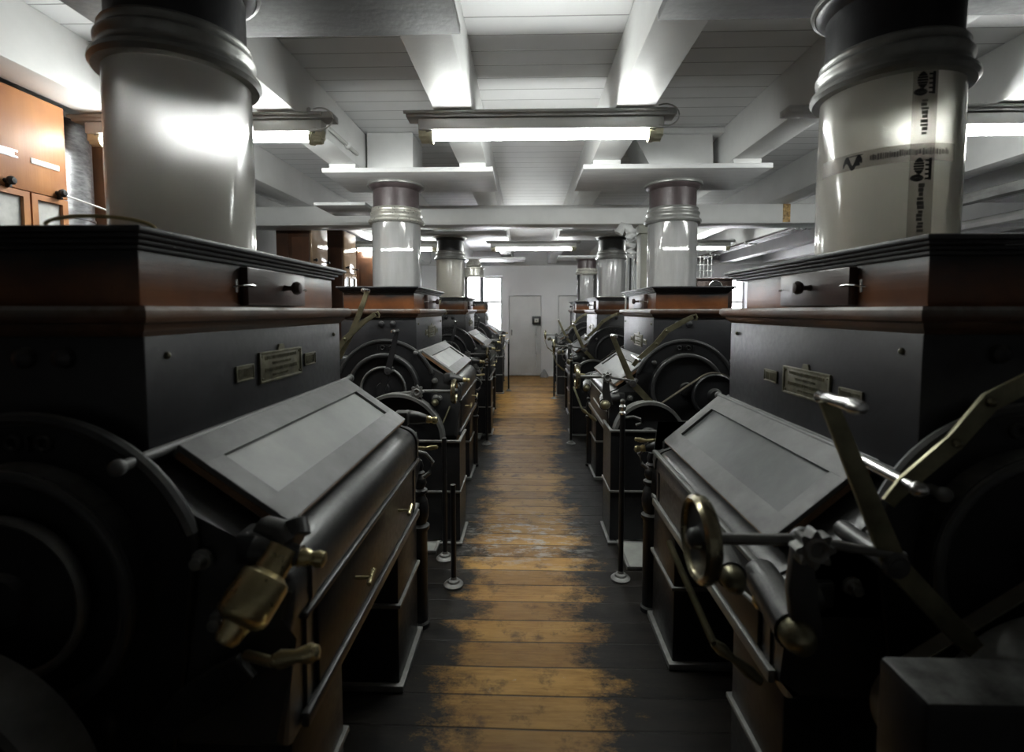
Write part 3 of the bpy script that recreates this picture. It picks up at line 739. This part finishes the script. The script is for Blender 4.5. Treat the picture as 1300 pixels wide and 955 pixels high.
        q = b(); q.cyl((.50, -.06, .86), (.57, -.10, .876), .009, n=10); q.lathe([(0, 0), (.008, 0), (.016, .02), (.011, .05), (.017, .075), (.012, .088), (0, .092)], (.565, -.098, .876), (1, 0, .22), 18); q.out('crank_handle', M['brass'], e)
        q = b(); q.flat([(.50, .84), (.45, .80), (.38, .76), (.33, .70)], [.05, .07, .06, .05], -.06, .02); q.out('crank_arm', M['iron'], e)
    else:
        da = -.255 if side == 'L' else 0
        zw = 1.065 if side == 'R' else .97
        W0, K0, S0 = .80 + da, .61 + (-.30 if side == 'L' else 0), .44 + (-.33 if side == 'L' else 0)
        # shaft, handwheel, star knob, bracket
        q = b(); q.cyl((S0 - .02, yg, zw - .03), (K0, yg, zw), .009, n=12); q.cyl((K0, yg, zw), (W0, yg, zw), .011, n=12); q.out('control_shaft', M['iron_rim'], e)
        q = b(); q.lathe([(.066, -.008), (.074, -.013), (.080, -.008), (.083, .002), (.081, .012), (.074, .018), (.067, .014), (.063, .004)], (W0, yg, zw), (1, 0, 0), 56, True)
        hw = q.out('handwheel', M['wheelbrass'], e)
        q = b(); q.lathe([(0, -.006), (.018, -.006), (.064, .000), (.064, .007), (.030, .002), (.022, .006), (.018, .022), (.010, .028), (0, .028)], (W0, yg, zw), (1, 0, 0), 48); q.out('wheel_web', M['shoulder'], hw)
        q = b()
        n = 48; v0, v1 = [], []
        for i in range(n):
            t = 2 * PI * i / n; r = (.031 if side == 'R' else .040) + .006 * math.cos(8 * t)
            v0.append(q.bm.verts.new((K0 + r * math.cos(t), yg - .045, zw + r * math.sin(t)))); v1.append(q.bm.verts.new((K0 + r * math.cos(t), yg - .018, zw + r * math.sin(t))))
        q.bm.faces.new(v0); q.bm.faces.new(v1[::-1])
        for i in range(n): q.bm.faces.new((v0[i], v0[(i + 1) % n], v1[(i + 1) % n], v1[i]))
        q.lathe([(.020, -.052), (.024, -.046), (.012, -.046), (.012, -.048)], (K0, yg, zw), (0, 1, 0), 20, True)
        q.out('star_knob', M['iron_rim'], e)
        q = b(); q.ball((K0, yg, zw), .024, n=12); q.flat([(K0, zw), (K0 + .005, zw - .09), (K0 - .015, zw - .19)], [.035, .045, .06], yg, .022); q.cyl((K0 - .01, yg, zw - .17), (K0 - .01, .05, zw - .17), .024, n=14); q.out('knob_bracket', M['shoulder'], e)
        for aa, zz, rr2 in ((K0 + .13, zw - .075, .022), (K0 + .005, zw - .185, .032)):
            if side == 'L': aa -= .02
            q = b(); q.lathe([(0, 0), (rr2 * 1.1, 0), (rr2, .02), (rr2 * .8, .035), (rr2 * .3, .045), (0, .046)], (aa, yg + .005, zz), (.15, -1, 0), 20); oc = q.out('oil_cap', M['leverbrass'], e); q = b(); q.cyl((aa, yg + .004, zz), (aa - .03, .06, zz), rr2 * 1.25, n=18); q.out('cap_housing', M['iron'], oc)
        q = b(); q.lathe([(0, 0), (.008, 0), (.012, .02), (.007, .05), (.013, .09), (.009, .12), (0, .125)], (K0 + .155, yg + .02, zw - .22), (-.75, 0, -.62), 14); q.cyl((K0 + .155, yg + .02, zw - .22), (K0 + .195, yg + .20, zw - .10), .007, n=10); q.out('latch_handle', M['leverbrass'], e)
        # shift lever
        if side == 'R': top, piv, low, yl = (.575, 1.335), (.44, 1.02), (.31, .885), yg
        else: top, piv, low, yl = (.172, 1.365), (.11, 1.10), (.045, .90), yg + .01
        q = b(); q.flat([top, piv, low, (low[0] - .03, low[1] - .03)], [.030, .042, .040, .034], yl, .010); 
        lv = q.out('shift_lever', M['leverbrass'] if side == 'R' else M['iron'], e)
        q = b(); q.cyl((piv[0], yl - .016, piv[1]), (piv[0], .0, piv[1]), .020, n=18); q.lathe([(0, 0), (.026, 0), (.022, .008), (.008, .012), (0, .012)], (piv[0], yl - .006, piv[1]), (0, -1, 0), 20); q.out('lever_pivot', M['shoulder'], lv)
        q = b(); q.lathe([(0, 0), (.010, .002), (.013, .010), (.009, .020), (.013, .032), (.011, .06), (.0135, .09), (.015, .105), (.010, .122), (0, .126)], (top[0], yl + .03, top[1]), (-.05, -1, 0), 18); q.out('lever_grip', M['steel'], lv)
        # hooked lever
        if side == 'R': pts = [(.43, 1.135), (.40, 1.175), (.28, 1.28), (.215, 1.365), (.10, 1.43), (.045, 1.458)] if variant != 'near' else [(.43, 1.125), (.40, 1.165), (.31, 1.245), (.25, 1.325), (.14, 1.385), (.04, 1.42)]
        else: pts = [(-.42, 1.05), (-.33, 1.15), (-.245, 1.225), (-.185, 1.31), (-.06, 1.42), (.02, 1.475)]
        q = b(); q.flat(pts, [.026, .030, .034, .036, .034, .030], yl + .035, .009); tx, tz = pts[-1]; sgn = -1 if side == 'R' else 1
        q.flat([(tx - sgn * .002, tz + .006), (tx + sgn * .018, tz + .016), (tx + sgn * .030, tz - .006), (tx + sgn * .024, tz - .022), (tx + sgn * .006, tz - .022)], .008, yl + .035, .012)
        q.ball((pts[3][0], yl + .028, pts[3][1]), .010, n=8); q.ball((pts[2][0], yl + .028, pts[2][1] - .0), .009, n=8)
        hl = q.out('hooked_lever', M['leverbrass'], e)
        q = b(); q.cyl((pts[1][0], yl, pts[1][1]), (pts[1][0], .05, pts[1][1] + .01), .012, n=12); q.ball((pts[1][0], yl, pts[1][1]), .016, n=12); q.out('lever_shaft', M['steel'], hl)
        if side == 'L':   # the second lever of the rear side, thrown up
            q = b(); q.flat([(-.035, 1.625), (-.085, 1.49), (-.15, 1.34), (-.23, 1.18)], [.030, .036, .036, .03], yg + .06, .010); lv = q.out('shift_lever', M['leverbrass'], e)
            q = b(); q.lathe([(0, 0), (.010, .002), (.013, .010), (.009, .020), (.013, .032), (.011, .06), (.0135, .09), (.015, .105), (.010, .122), (0, .126)], (-.035, yg + .10, 1.63), (-.05, -1, 0), 18); q.out('lever_grip', M['steel'], lv)
    return e

LX, RX = -1.02, 1.135
LY = [.947, 3.42, 6.237, 9.25]
RY = [1.103, 3.458, 6.249, 9.05]
mills = []
l1 = mill('L', (LX, LY[0], 0), 'cup'); l2 = mill('L', (LX, LY[1], 0), 'std')
r1 = mill('R', (RX, RY[0], 0), 'near'); r2 = mill('R', (RX, RY[1], 0), 'std')
l3 = copy_tree(l2); l3.location.y = LY[2]; l4 = copy_tree(l2); l4.location.y = LY[3]
r3 = copy_tree(r2); r3.location.y = RY[2]; r4 = copy_tree(r2); r4.location.y = RY[3]
for o, s in ((l1, 'black roller mill in left foreground with brass grease cup at its corner'),
             (l2, 'second roller mill in the left row, its brass handwheel facing the aisle'),
             (l3, 'third roller mill in the left row, under a black pipe'),
             (l4, 'farthest roller mill in the left row, before the bright window'),
             (r1, 'black roller mill in right foreground with brass handwheel and taped tube above'),
             (r2, 'second roller mill in the right row, long lever raised beside belt wheel'),
             (r3, 'third roller mill in the right row, just past the grey post'),
             (r4, 'farthest roller mill in the right row, nearest the white far wall')):
    tag(o, s, 'mill', 'roller mills in two rows')
# ------------------------------------------------------------------ spouts
spout(LX, LY[0] + .554, M['tubeA'], M['pipeblack'], M['collar'], 'large floury acrylic tube on the left foreground mill')
spout(LX, LY[1] + .554, M['tubeC'], M['pipe'], M['collarlight'], 'hazy acrylic tube under brown pipe on the second left mill')
spout(LX, LY[2] + .554, M['tubeB'], M['pipeblack'], M['collar'], 'cream tinted acrylic tube under black pipe, third on the left')
spout(LX, LY[3] + .554, M['tubeD'], M['collarlight'], M['collarlight'], 'clear tube with pale tin funnel on the farthest left mill', funnel=True)
spout(RX, RY[0] + .554, M['tubeB'], M['pipeblack'], M['collar'], 'large acrylic tube with crossed strips of parcel tape, right foreground', taped=True)
spout(RX, RY[1] + .554, M['tubeC'], M['pipe'], M['collar'], 'hazy acrylic tube under brown pipe on the second right mill')
spout(RX, RY[2] + .554, M['tubeC'], M['pipeblack'], M['collar'], 'white hazed acrylic tube under black pipe, third on the right')
spout(RX, RY[3] + .554, M['tubeD'], M['pipe'], M['collarlight'], 'faint clear tube under brown pipe on the farthest right mill')

# ------------------------------------------------------------------ belt guards on the aisle side of each near end
def guard(side, y, label):
    sx = 1 if side == 'L' else -1
    X = LX if side == 'L' else RX
    e = empty('belt_guard', (X, y, 0))
    x0, x1, h = .30, .598, (.66 if side == 'L' else .725)
    q = B(sx); q.box(x0, x1, -.035, -.03, .03, h); q.box(x1 - .006, x1, -.03, .27, .03, h); q.out('sheet', M['iron'], e)
    for z0, ex in ((.0, .016), (.335, .008), (h, .008)):
        q = B(sx); q.box(x0, x1 + ex, -.035 - ex, -.02, z0 + .001, z0 + .016, .004); q.box(x1 - .012, x1 + ex, -.02, .28, z0 + .001, z0 + .016, .004); q.out('edge_rail', M['iron_rim'], e)
    q = B(sx); q.cyl((x0 + .02, -.03, h), (x0 - .32, -.03, h), .006, n=8); q.cyl((x0 - .31, -.03, 0), (x0 - .31, -.03, h), .008, n=8); q.out('rail', M['iron_rim'], e)
    tag(e, label, 'guard')
for i, (s, y) in enumerate([('L', LY[1] - .245), ('L', LY[2] - .245), ('L', LY[3] - .245), ('R', RY[1] - .245), ('R', RY[2] - .245), ('R', RY[3] - .245)]):
    guard(s, y, 'black sheet belt guard with worn rims at the near end of the %s %s mill' % (['second', 'third', 'farthest'][i % 3], ['left', 'right'][i // 3]))

# ------------------------------------------------------------------ belt shifter posts, floor plates
def shifter(x, y, h, label, arm, ball=True):
    e = empty('shifter_post', (x, y, 0))
    B().lathe([(0, 0), (.052, 0), (.054, .008), (.046, .016), (.034, .020), (.030, .030), (.018, .036), (.014, .05), (0, .05)], n=28).out('foot', M['iron_rim'], e)
    B().cyl((0, 0, .045), (0, 0, h - .06), .0145, n=16).out('rod', M['iron'], e)
    if ball: B().lathe([(0, 0), (.016, 0), (.020, .01), (.013, .02), (.019, .032), (.020, .044), (.012, .056), (.016, .066), (.014, .08), (0, .088)], (0, 0, h - .07), n=20).out('finial', M['steel'], e)
    if arm:
        q = B(); q.tube([(0, 0, h - .09), (arm * .06, .01, h - .085), (arm * .10, .02, h - .10), (arm * .11, .03, h - .125), (arm * .08, .03, h - .135)], .008, 8); q.out('fork', M['iron_rim'], e)
    tag(e, label, 'post')
shifter(.528, 2.75, 1.0, 'black rod with ball finial standing right of the aisle', 1)
shifter(-.489, 2.95, .80, 'thicker of two black rods standing left of the aisle', 0, False)
shifter(-.395, 2.66, .62, 'thinner black rod closest to the aisle on the left', 0, False)
shifter(.50, 5.6, 1.0, 'black rod with ball finial before the third right mill', 1)
shifter(-.44, 5.55, .95, 'black rod before the third left mill', -1)
shifter(-.33, 9.3, .95, 'distant thin black rod by the farthest left mill', 0)
shifter(.47, 8.5, 1.0, 'distant black rod before the farthest right mill', 1)
def hatch(x0, x1, y0, y1, label):
    e = empty('floor_hatch', ((x0 + x1) / 2, (y0 + y1) / 2, 0)); w, d = (x1 - x0) / 2, (y1 - y0) / 2
    B().box(-w, w, -d, d, .001, .014, .002).out('plate', M['greyplate'], e)
    q = B(); f = .018
    q.box(-w - f, -w, -d - f, d + f, .001, .024, .003).box(w, w + f, -d - f, d + f, .001, .024, .003).box(-w, w, -d - f, -d, .001, .024, .003).box(-w, w, d, d + f, .001, .024, .003)
    q.out('hatch_frame', M['iron_rim'], e); tag(e, label, 'hatch')
hatch(.60, .86, 2.86, 3.30, 'grey framed floor plate right of the aisle, behind the ball-topped rod')
hatch(-.78, -.57, 3.02, 3.36, 'grey floor plate before the second left mill')
hatch(-.80, -.575, 2.46, 2.72, 'grey floor plate beside the foot of the nearest left mill')
hatch(-.80, -.55, 5.75, 6.05, 'distant floor plate before the third left mill')

# ------------------------------------------------------------------ switch box on the far wall
e = empty('switch_box', (.225, YF - .005, 1.27))
B().box(-.095, .095, -.07, 0, -.09, .095, .006).out('case', M['pipeblack'], e)
B().box(-.045, .045, -.075, -.069, -.04, .045, .003).out('switch_face', M['label'], e)
B().cyl((0, -.075, 0), (0, -.095, 0), .014, n=12).out('switch_knob', M['black'], e)
tag(e, 'small black switch box on the far white wall', 'switch')
conduit('wall_conduit', [(.225, YF - .03, 1.17), (.225, YF - .03, .6), (.225, YF - .03, .10)], .014, (.2, .6), 'thin white conduit running down from the switch box', M['white'])
tag(B().lathe([(0, 0), (.10, .0), (.09, .05), (.05, .12), (.02, .17), (0, .18)], (.40, 11.28, .0), n=12).out('cloth_heap', M['walldark']), 'small grey heap on the floor at the far wall', 'cloth')

# ------------------------------------------------------------------ left: wooden elevator cabinets, duct, post
def slabs(b, x, y0, y1, z0, z1, th, bev=.002): return b.box(x - th, x, y0, y1, z0, z1, bev)
CF = -2.35
e = empty('wooden_cabinet', (CF - .3, 1.7, 0))
w = lambda y: y - 1.7
F = .3
B().box(-.3, F - .025, w(.6), w(2.56), 0, 2.53, .004).out('carcass', M['cabwood'], e)
# upper doors (two bays seen) and glazed lower doors
for y0, y1, lab, lm in ((1.66, 2.13, None, None), (2.14, 2.555, None, None)):
    dd = B().box(F - .024, F, w(y0), w(y1), 2.062, 2.52, .003).out('upper_door', M['cabwood'], e)
for y0, y1 in ((1.66, 2.355), (2.365, 2.555)):
    q = B(); f = .030; z0, z1 = 1.3, 2.058
    q.box(F - .024, F, w(y0), w(y0) + f, z0, z1).box(F - .024, F, w(y1) - f, w(y1), z0, z1).box(F - .024, F, w(y0) + f, w(y1) - f, z0, z0 + f).box(F - .024, F, w(y0) + f, w(y1) - f, z1 - f * .9, z1)
    dd = q.out('glazed_door', M['cabwood'], e)
    B().box(F - .0235, F - .018, w(y0) + f, w(y1) - f, z0 + f, z1 - f * .9).out('door_pane', M['cabpane'], dd)
B().box(F, F + .004, w(2.368), w(2.513), 2.196, 2.222, .001).out('label_plate', M['label'], e)
q = B(); q.box(F, F + .004, w(2.15), w(2.29), 2.20, 2.235, .001); q.box(F, F + .005, w(2.27), w(2.305), 2.20, 2.208); q.box(F, F + .005, w(2.27), w(2.305), 2.227, 2.235); q.out('label_plate', M['labelg'], e)
for yy in (2.497, 2.245):
    q = B(); q.lathe([(0, 0), (.012, 0), (.008, .012), (.018, .022), (.020, .034), (.012, .044), (0, .046)], (F, w(yy), 2.085), (1, 0, 0), 16); q.box(F, F + .02, w(yy) - .004, w(yy) + .012, 2.055, 2.075, .002); q.out('knob', M['black'], e)
tag(e, 'orange brown wooden cabinet with small glazed doors at far left', 'cabinet')
e = empty('metal_duct', (CF - .315, 2.775, 0))
B().lathe([(.0, 0), (.20, 0), (.20, 2.535), (0, 2.535)], n=40).out('duct_pipe', M['galv'], e)
for zz in (1.2, 2.0): B().lathe([(.2005, zz), (.205, zz + .004), (.205, zz + .014), (.2005, zz + .018)], n=40, close=True).out('seam_ring', M['galv'], e)
tag(e, 'upright galvanised round duct beside the orange cabinet', 'duct')
tag(B().tube([(CF, 2.53, 2.085), (CF + .01, 2.65, 2.07), (CF + .02, 2.80, 2.052), (CF + .0, 3.0, 2.04)], .005, 6).out('hanging_wire', M['cable']), 'thin pale wire stretched across the galvanised duct', 'wire')
e = empty('wooden_post', (CF - .14, 3.16, 0))
B().box(-.20, .09, -.16, .16, 0, 2.53, .004).out('post_body', M['cabdark'], e)
B().box(.091, .115, .02, .10, 0, 2.45, .003).out('edge_strip', M['cabwood'], e)
B().cyl((.10, .0, 2.27), (.17, .0, 2.27), .012, n=12).out('peg', M['steel'], e)
tag(e, 'dark brown wooden upright between duct and acrylic tube', 'post')
def elevator(y0, y1, label, pale=True, side='cabdark'):
    e = empty('elevator_cabinet', (CF - .195, (y0 + y1) / 2, 0)); d = (y1 - y0) / 2; f = .195
    B().box(-.195, f - .02, -d, d, 0, 2.53, .004).out('carcass', M['cabdark'], e)
    fr = B().box(f - .0195, f, -d, d, 1.995, 2.52, .003).out('upper_door', M['cabpale'] if pale else M['cabdark'], e)
    for s in (-1, 1):
        q = B(); q.lathe([(0, 0), (.010, 0), (.007, .014), (.016, .024), (.018, .034), (.010, .044), (0, .045)], (f, s * (d - .05), 2.055), (1, 0, 0), 12); q.out('knob', M['black'], fr)
    q = B(); g = .04
    q.box(f - .0195, f, -d, -d + g, .4, 1.988).box(f - .0195, f, d - g, d, .4, 1.988).box(f - .0195, f, -g / 2, g / 2, .4, 1.988).box(f - .0195, f, -d + g, -g / 2, 1.93, 1.988).box(f - .0195, f, g / 2, d - g, 1.93, 1.988)
    q.box(f - .0195, f, -d + g, -g / 2, .4, .46).box(f - .0195, f, g / 2, d - g, .4, .46)
    q.out('glazed_door', M['cabpale'] if pale else M['cabdark'], e)
    B().box(f - .019, f - .014, -d + g, d - g, .46, 1.93).out('door_pane', M['cabpane'], e)
    # panelled near side
    q = B(); q.box(-.19, f - .022, -d - .012, -d - .0005, .1, .25).box(-.19, f - .022, -d - .012, -d - .0005, 2.47, 2.52).box(-.19, -.06, -d - .012, -d - .0005, .25, 2.47)
    q.out('side_frame', M['cabdark'], e)
    B().box(-.02, f - .03, -d - .010, -d - .0003, .25, 2.30).out('side_panel', M[side], e)
    tag(e, label, 'cabinet', 'elevator cabinets along the left wall')
elevator(5.50, 5.94, 'wooden cabinet with pale glossy doors, next beyond the white cross beam', side='cabside')
elevator(6.49, 6.94, 'second wooden cabinet beyond the cross beam, pale doors, beside the tube')
elevator(7.77, 8.25, 'farthest dark wooden cabinet along the left wall', False)
tag(B().tube([(-.87 + .09 * math.cos(t), 1.02 + .03 * math.cos(t), 1.670 + .022 * math.sin(t)) for t in [PI * i / 16 for i in range(17)]], .004, 8).out('cord', M['tan']), 'thin yellowish cord lying in an arc on the left foreground lid', 'cord')

# ------------------------------------------------------------------ right: purifier cabinet in front of the far window, wire guard, frame
e = empty('purifier_cabinet', (3.05, 8.3, 0))
B().box(-.38, .17, -.3, .5, .3, 1.98, .01).out('casing', M['rack'], e)
for xx in (-.34, .13):
    for yy in (-.26, .46): B().box(xx - .03, xx + .03, yy - .03, yy + .03, 0, .3).out('leg', M['rack'], e)
q = B(); q.ring((-.1, -.31, 1.86), .10, .012, .01); q.out('dial_rim', M['steel'], e)
q = B(); q.lathe([(0, 0), (.09, 0), (.09, .012), (0, .013)], (-.1, -.301, 1.86), (0, -1, 0), 28); q.ring((-.1, -.318, 1.86), .03, .006, .005); q.out('dial_face', M['black'], e)
B().box(-.40, .18, -.32, .52, 1.98, 2.0, .004).out('cabinet_top', M['rack'], e)
tag(e, 'dark brown wooden cabinet with round dial behind the second right tube', 'cabinet')
e = empty('timber_stand', (4.05, 10.3, 0))
q = B()
for xx in (-.30, .0, .28): q.box(xx - .035, xx + .035, -.04, .04, 0, 1.30, .004)
for zz in (.5, .95, 1.22): q.box(-.33, .31, -.035, .035, zz, zz + .07, .004)
q.out('timber_frame', M['rack'], e)
tag(e, 'low red brown timber frame standing before the right window', 'frame')
e = empty('wire_guard', (2.80, 8.1, 2.001))
q = B()
for k in range(5): q.cyl((-.12 + k * .06, 0, 0), (-.12 + k * .06, 0, .36), .004, n=6)
for zz in (.02, .12, .22, .34): q.cyl((-.13, 0, zz), (.13, 0, zz), .004, n=6)
q.out('wire_mesh', M['mount'], e)
tag(e, 'small upright wire grid above the brown dial cabinet', 'guard')

# ------------------------------------------------------------------ light: daylight behind the windows
wd = bpy.data.worlds.new('daylight'); bpy.context.scene.world = wd; wd.use_nodes = True
t = wd.node_tree; t.nodes.clear()
bg = t.nodes.new('ShaderNodeBackground'); bg.inputs[0].default_value = (.93, .95, 1.0, 1); bg.inputs[1].default_value = 6.5
ow = t.nodes.new('ShaderNodeOutputWorld'); t.links.new(bg.outputs[0], ow.inputs[0])

# ------------------------------------------------------------------ camera
cam = bpy.data.cameras.new('camera'); co = bpy.data.objects.new('camera', cam); C.objects.link(co)
co.location = (0, 0, 1.5); co.rotation_euler = (R(90 - 3.398), 0, R(1.642))
cam.sensor_width = 36; cam.lens = 640 / 1300 * 36; cam.shift_y = -45.5 / 1300
cam.clip_start = .05; cam.clip_end = 60
cam.dof.use_dof = True; cam.dof.focus_distance = 3.6; cam.dof.aperture_fstop = 2.8
bpy.context.scene.camera = co
sc = bpy.context.scene
sc.view_settings.view_transform = 'Standard'; sc.view_settings.look = 'None'; sc.view_settings.gamma = 1
sc.view_settings.use_curve_mapping = False; sc.view_settings.exposure = 2.15
sc.cycles.max_bounces = 8; sc.cycles.transparent_max_bounces = 24
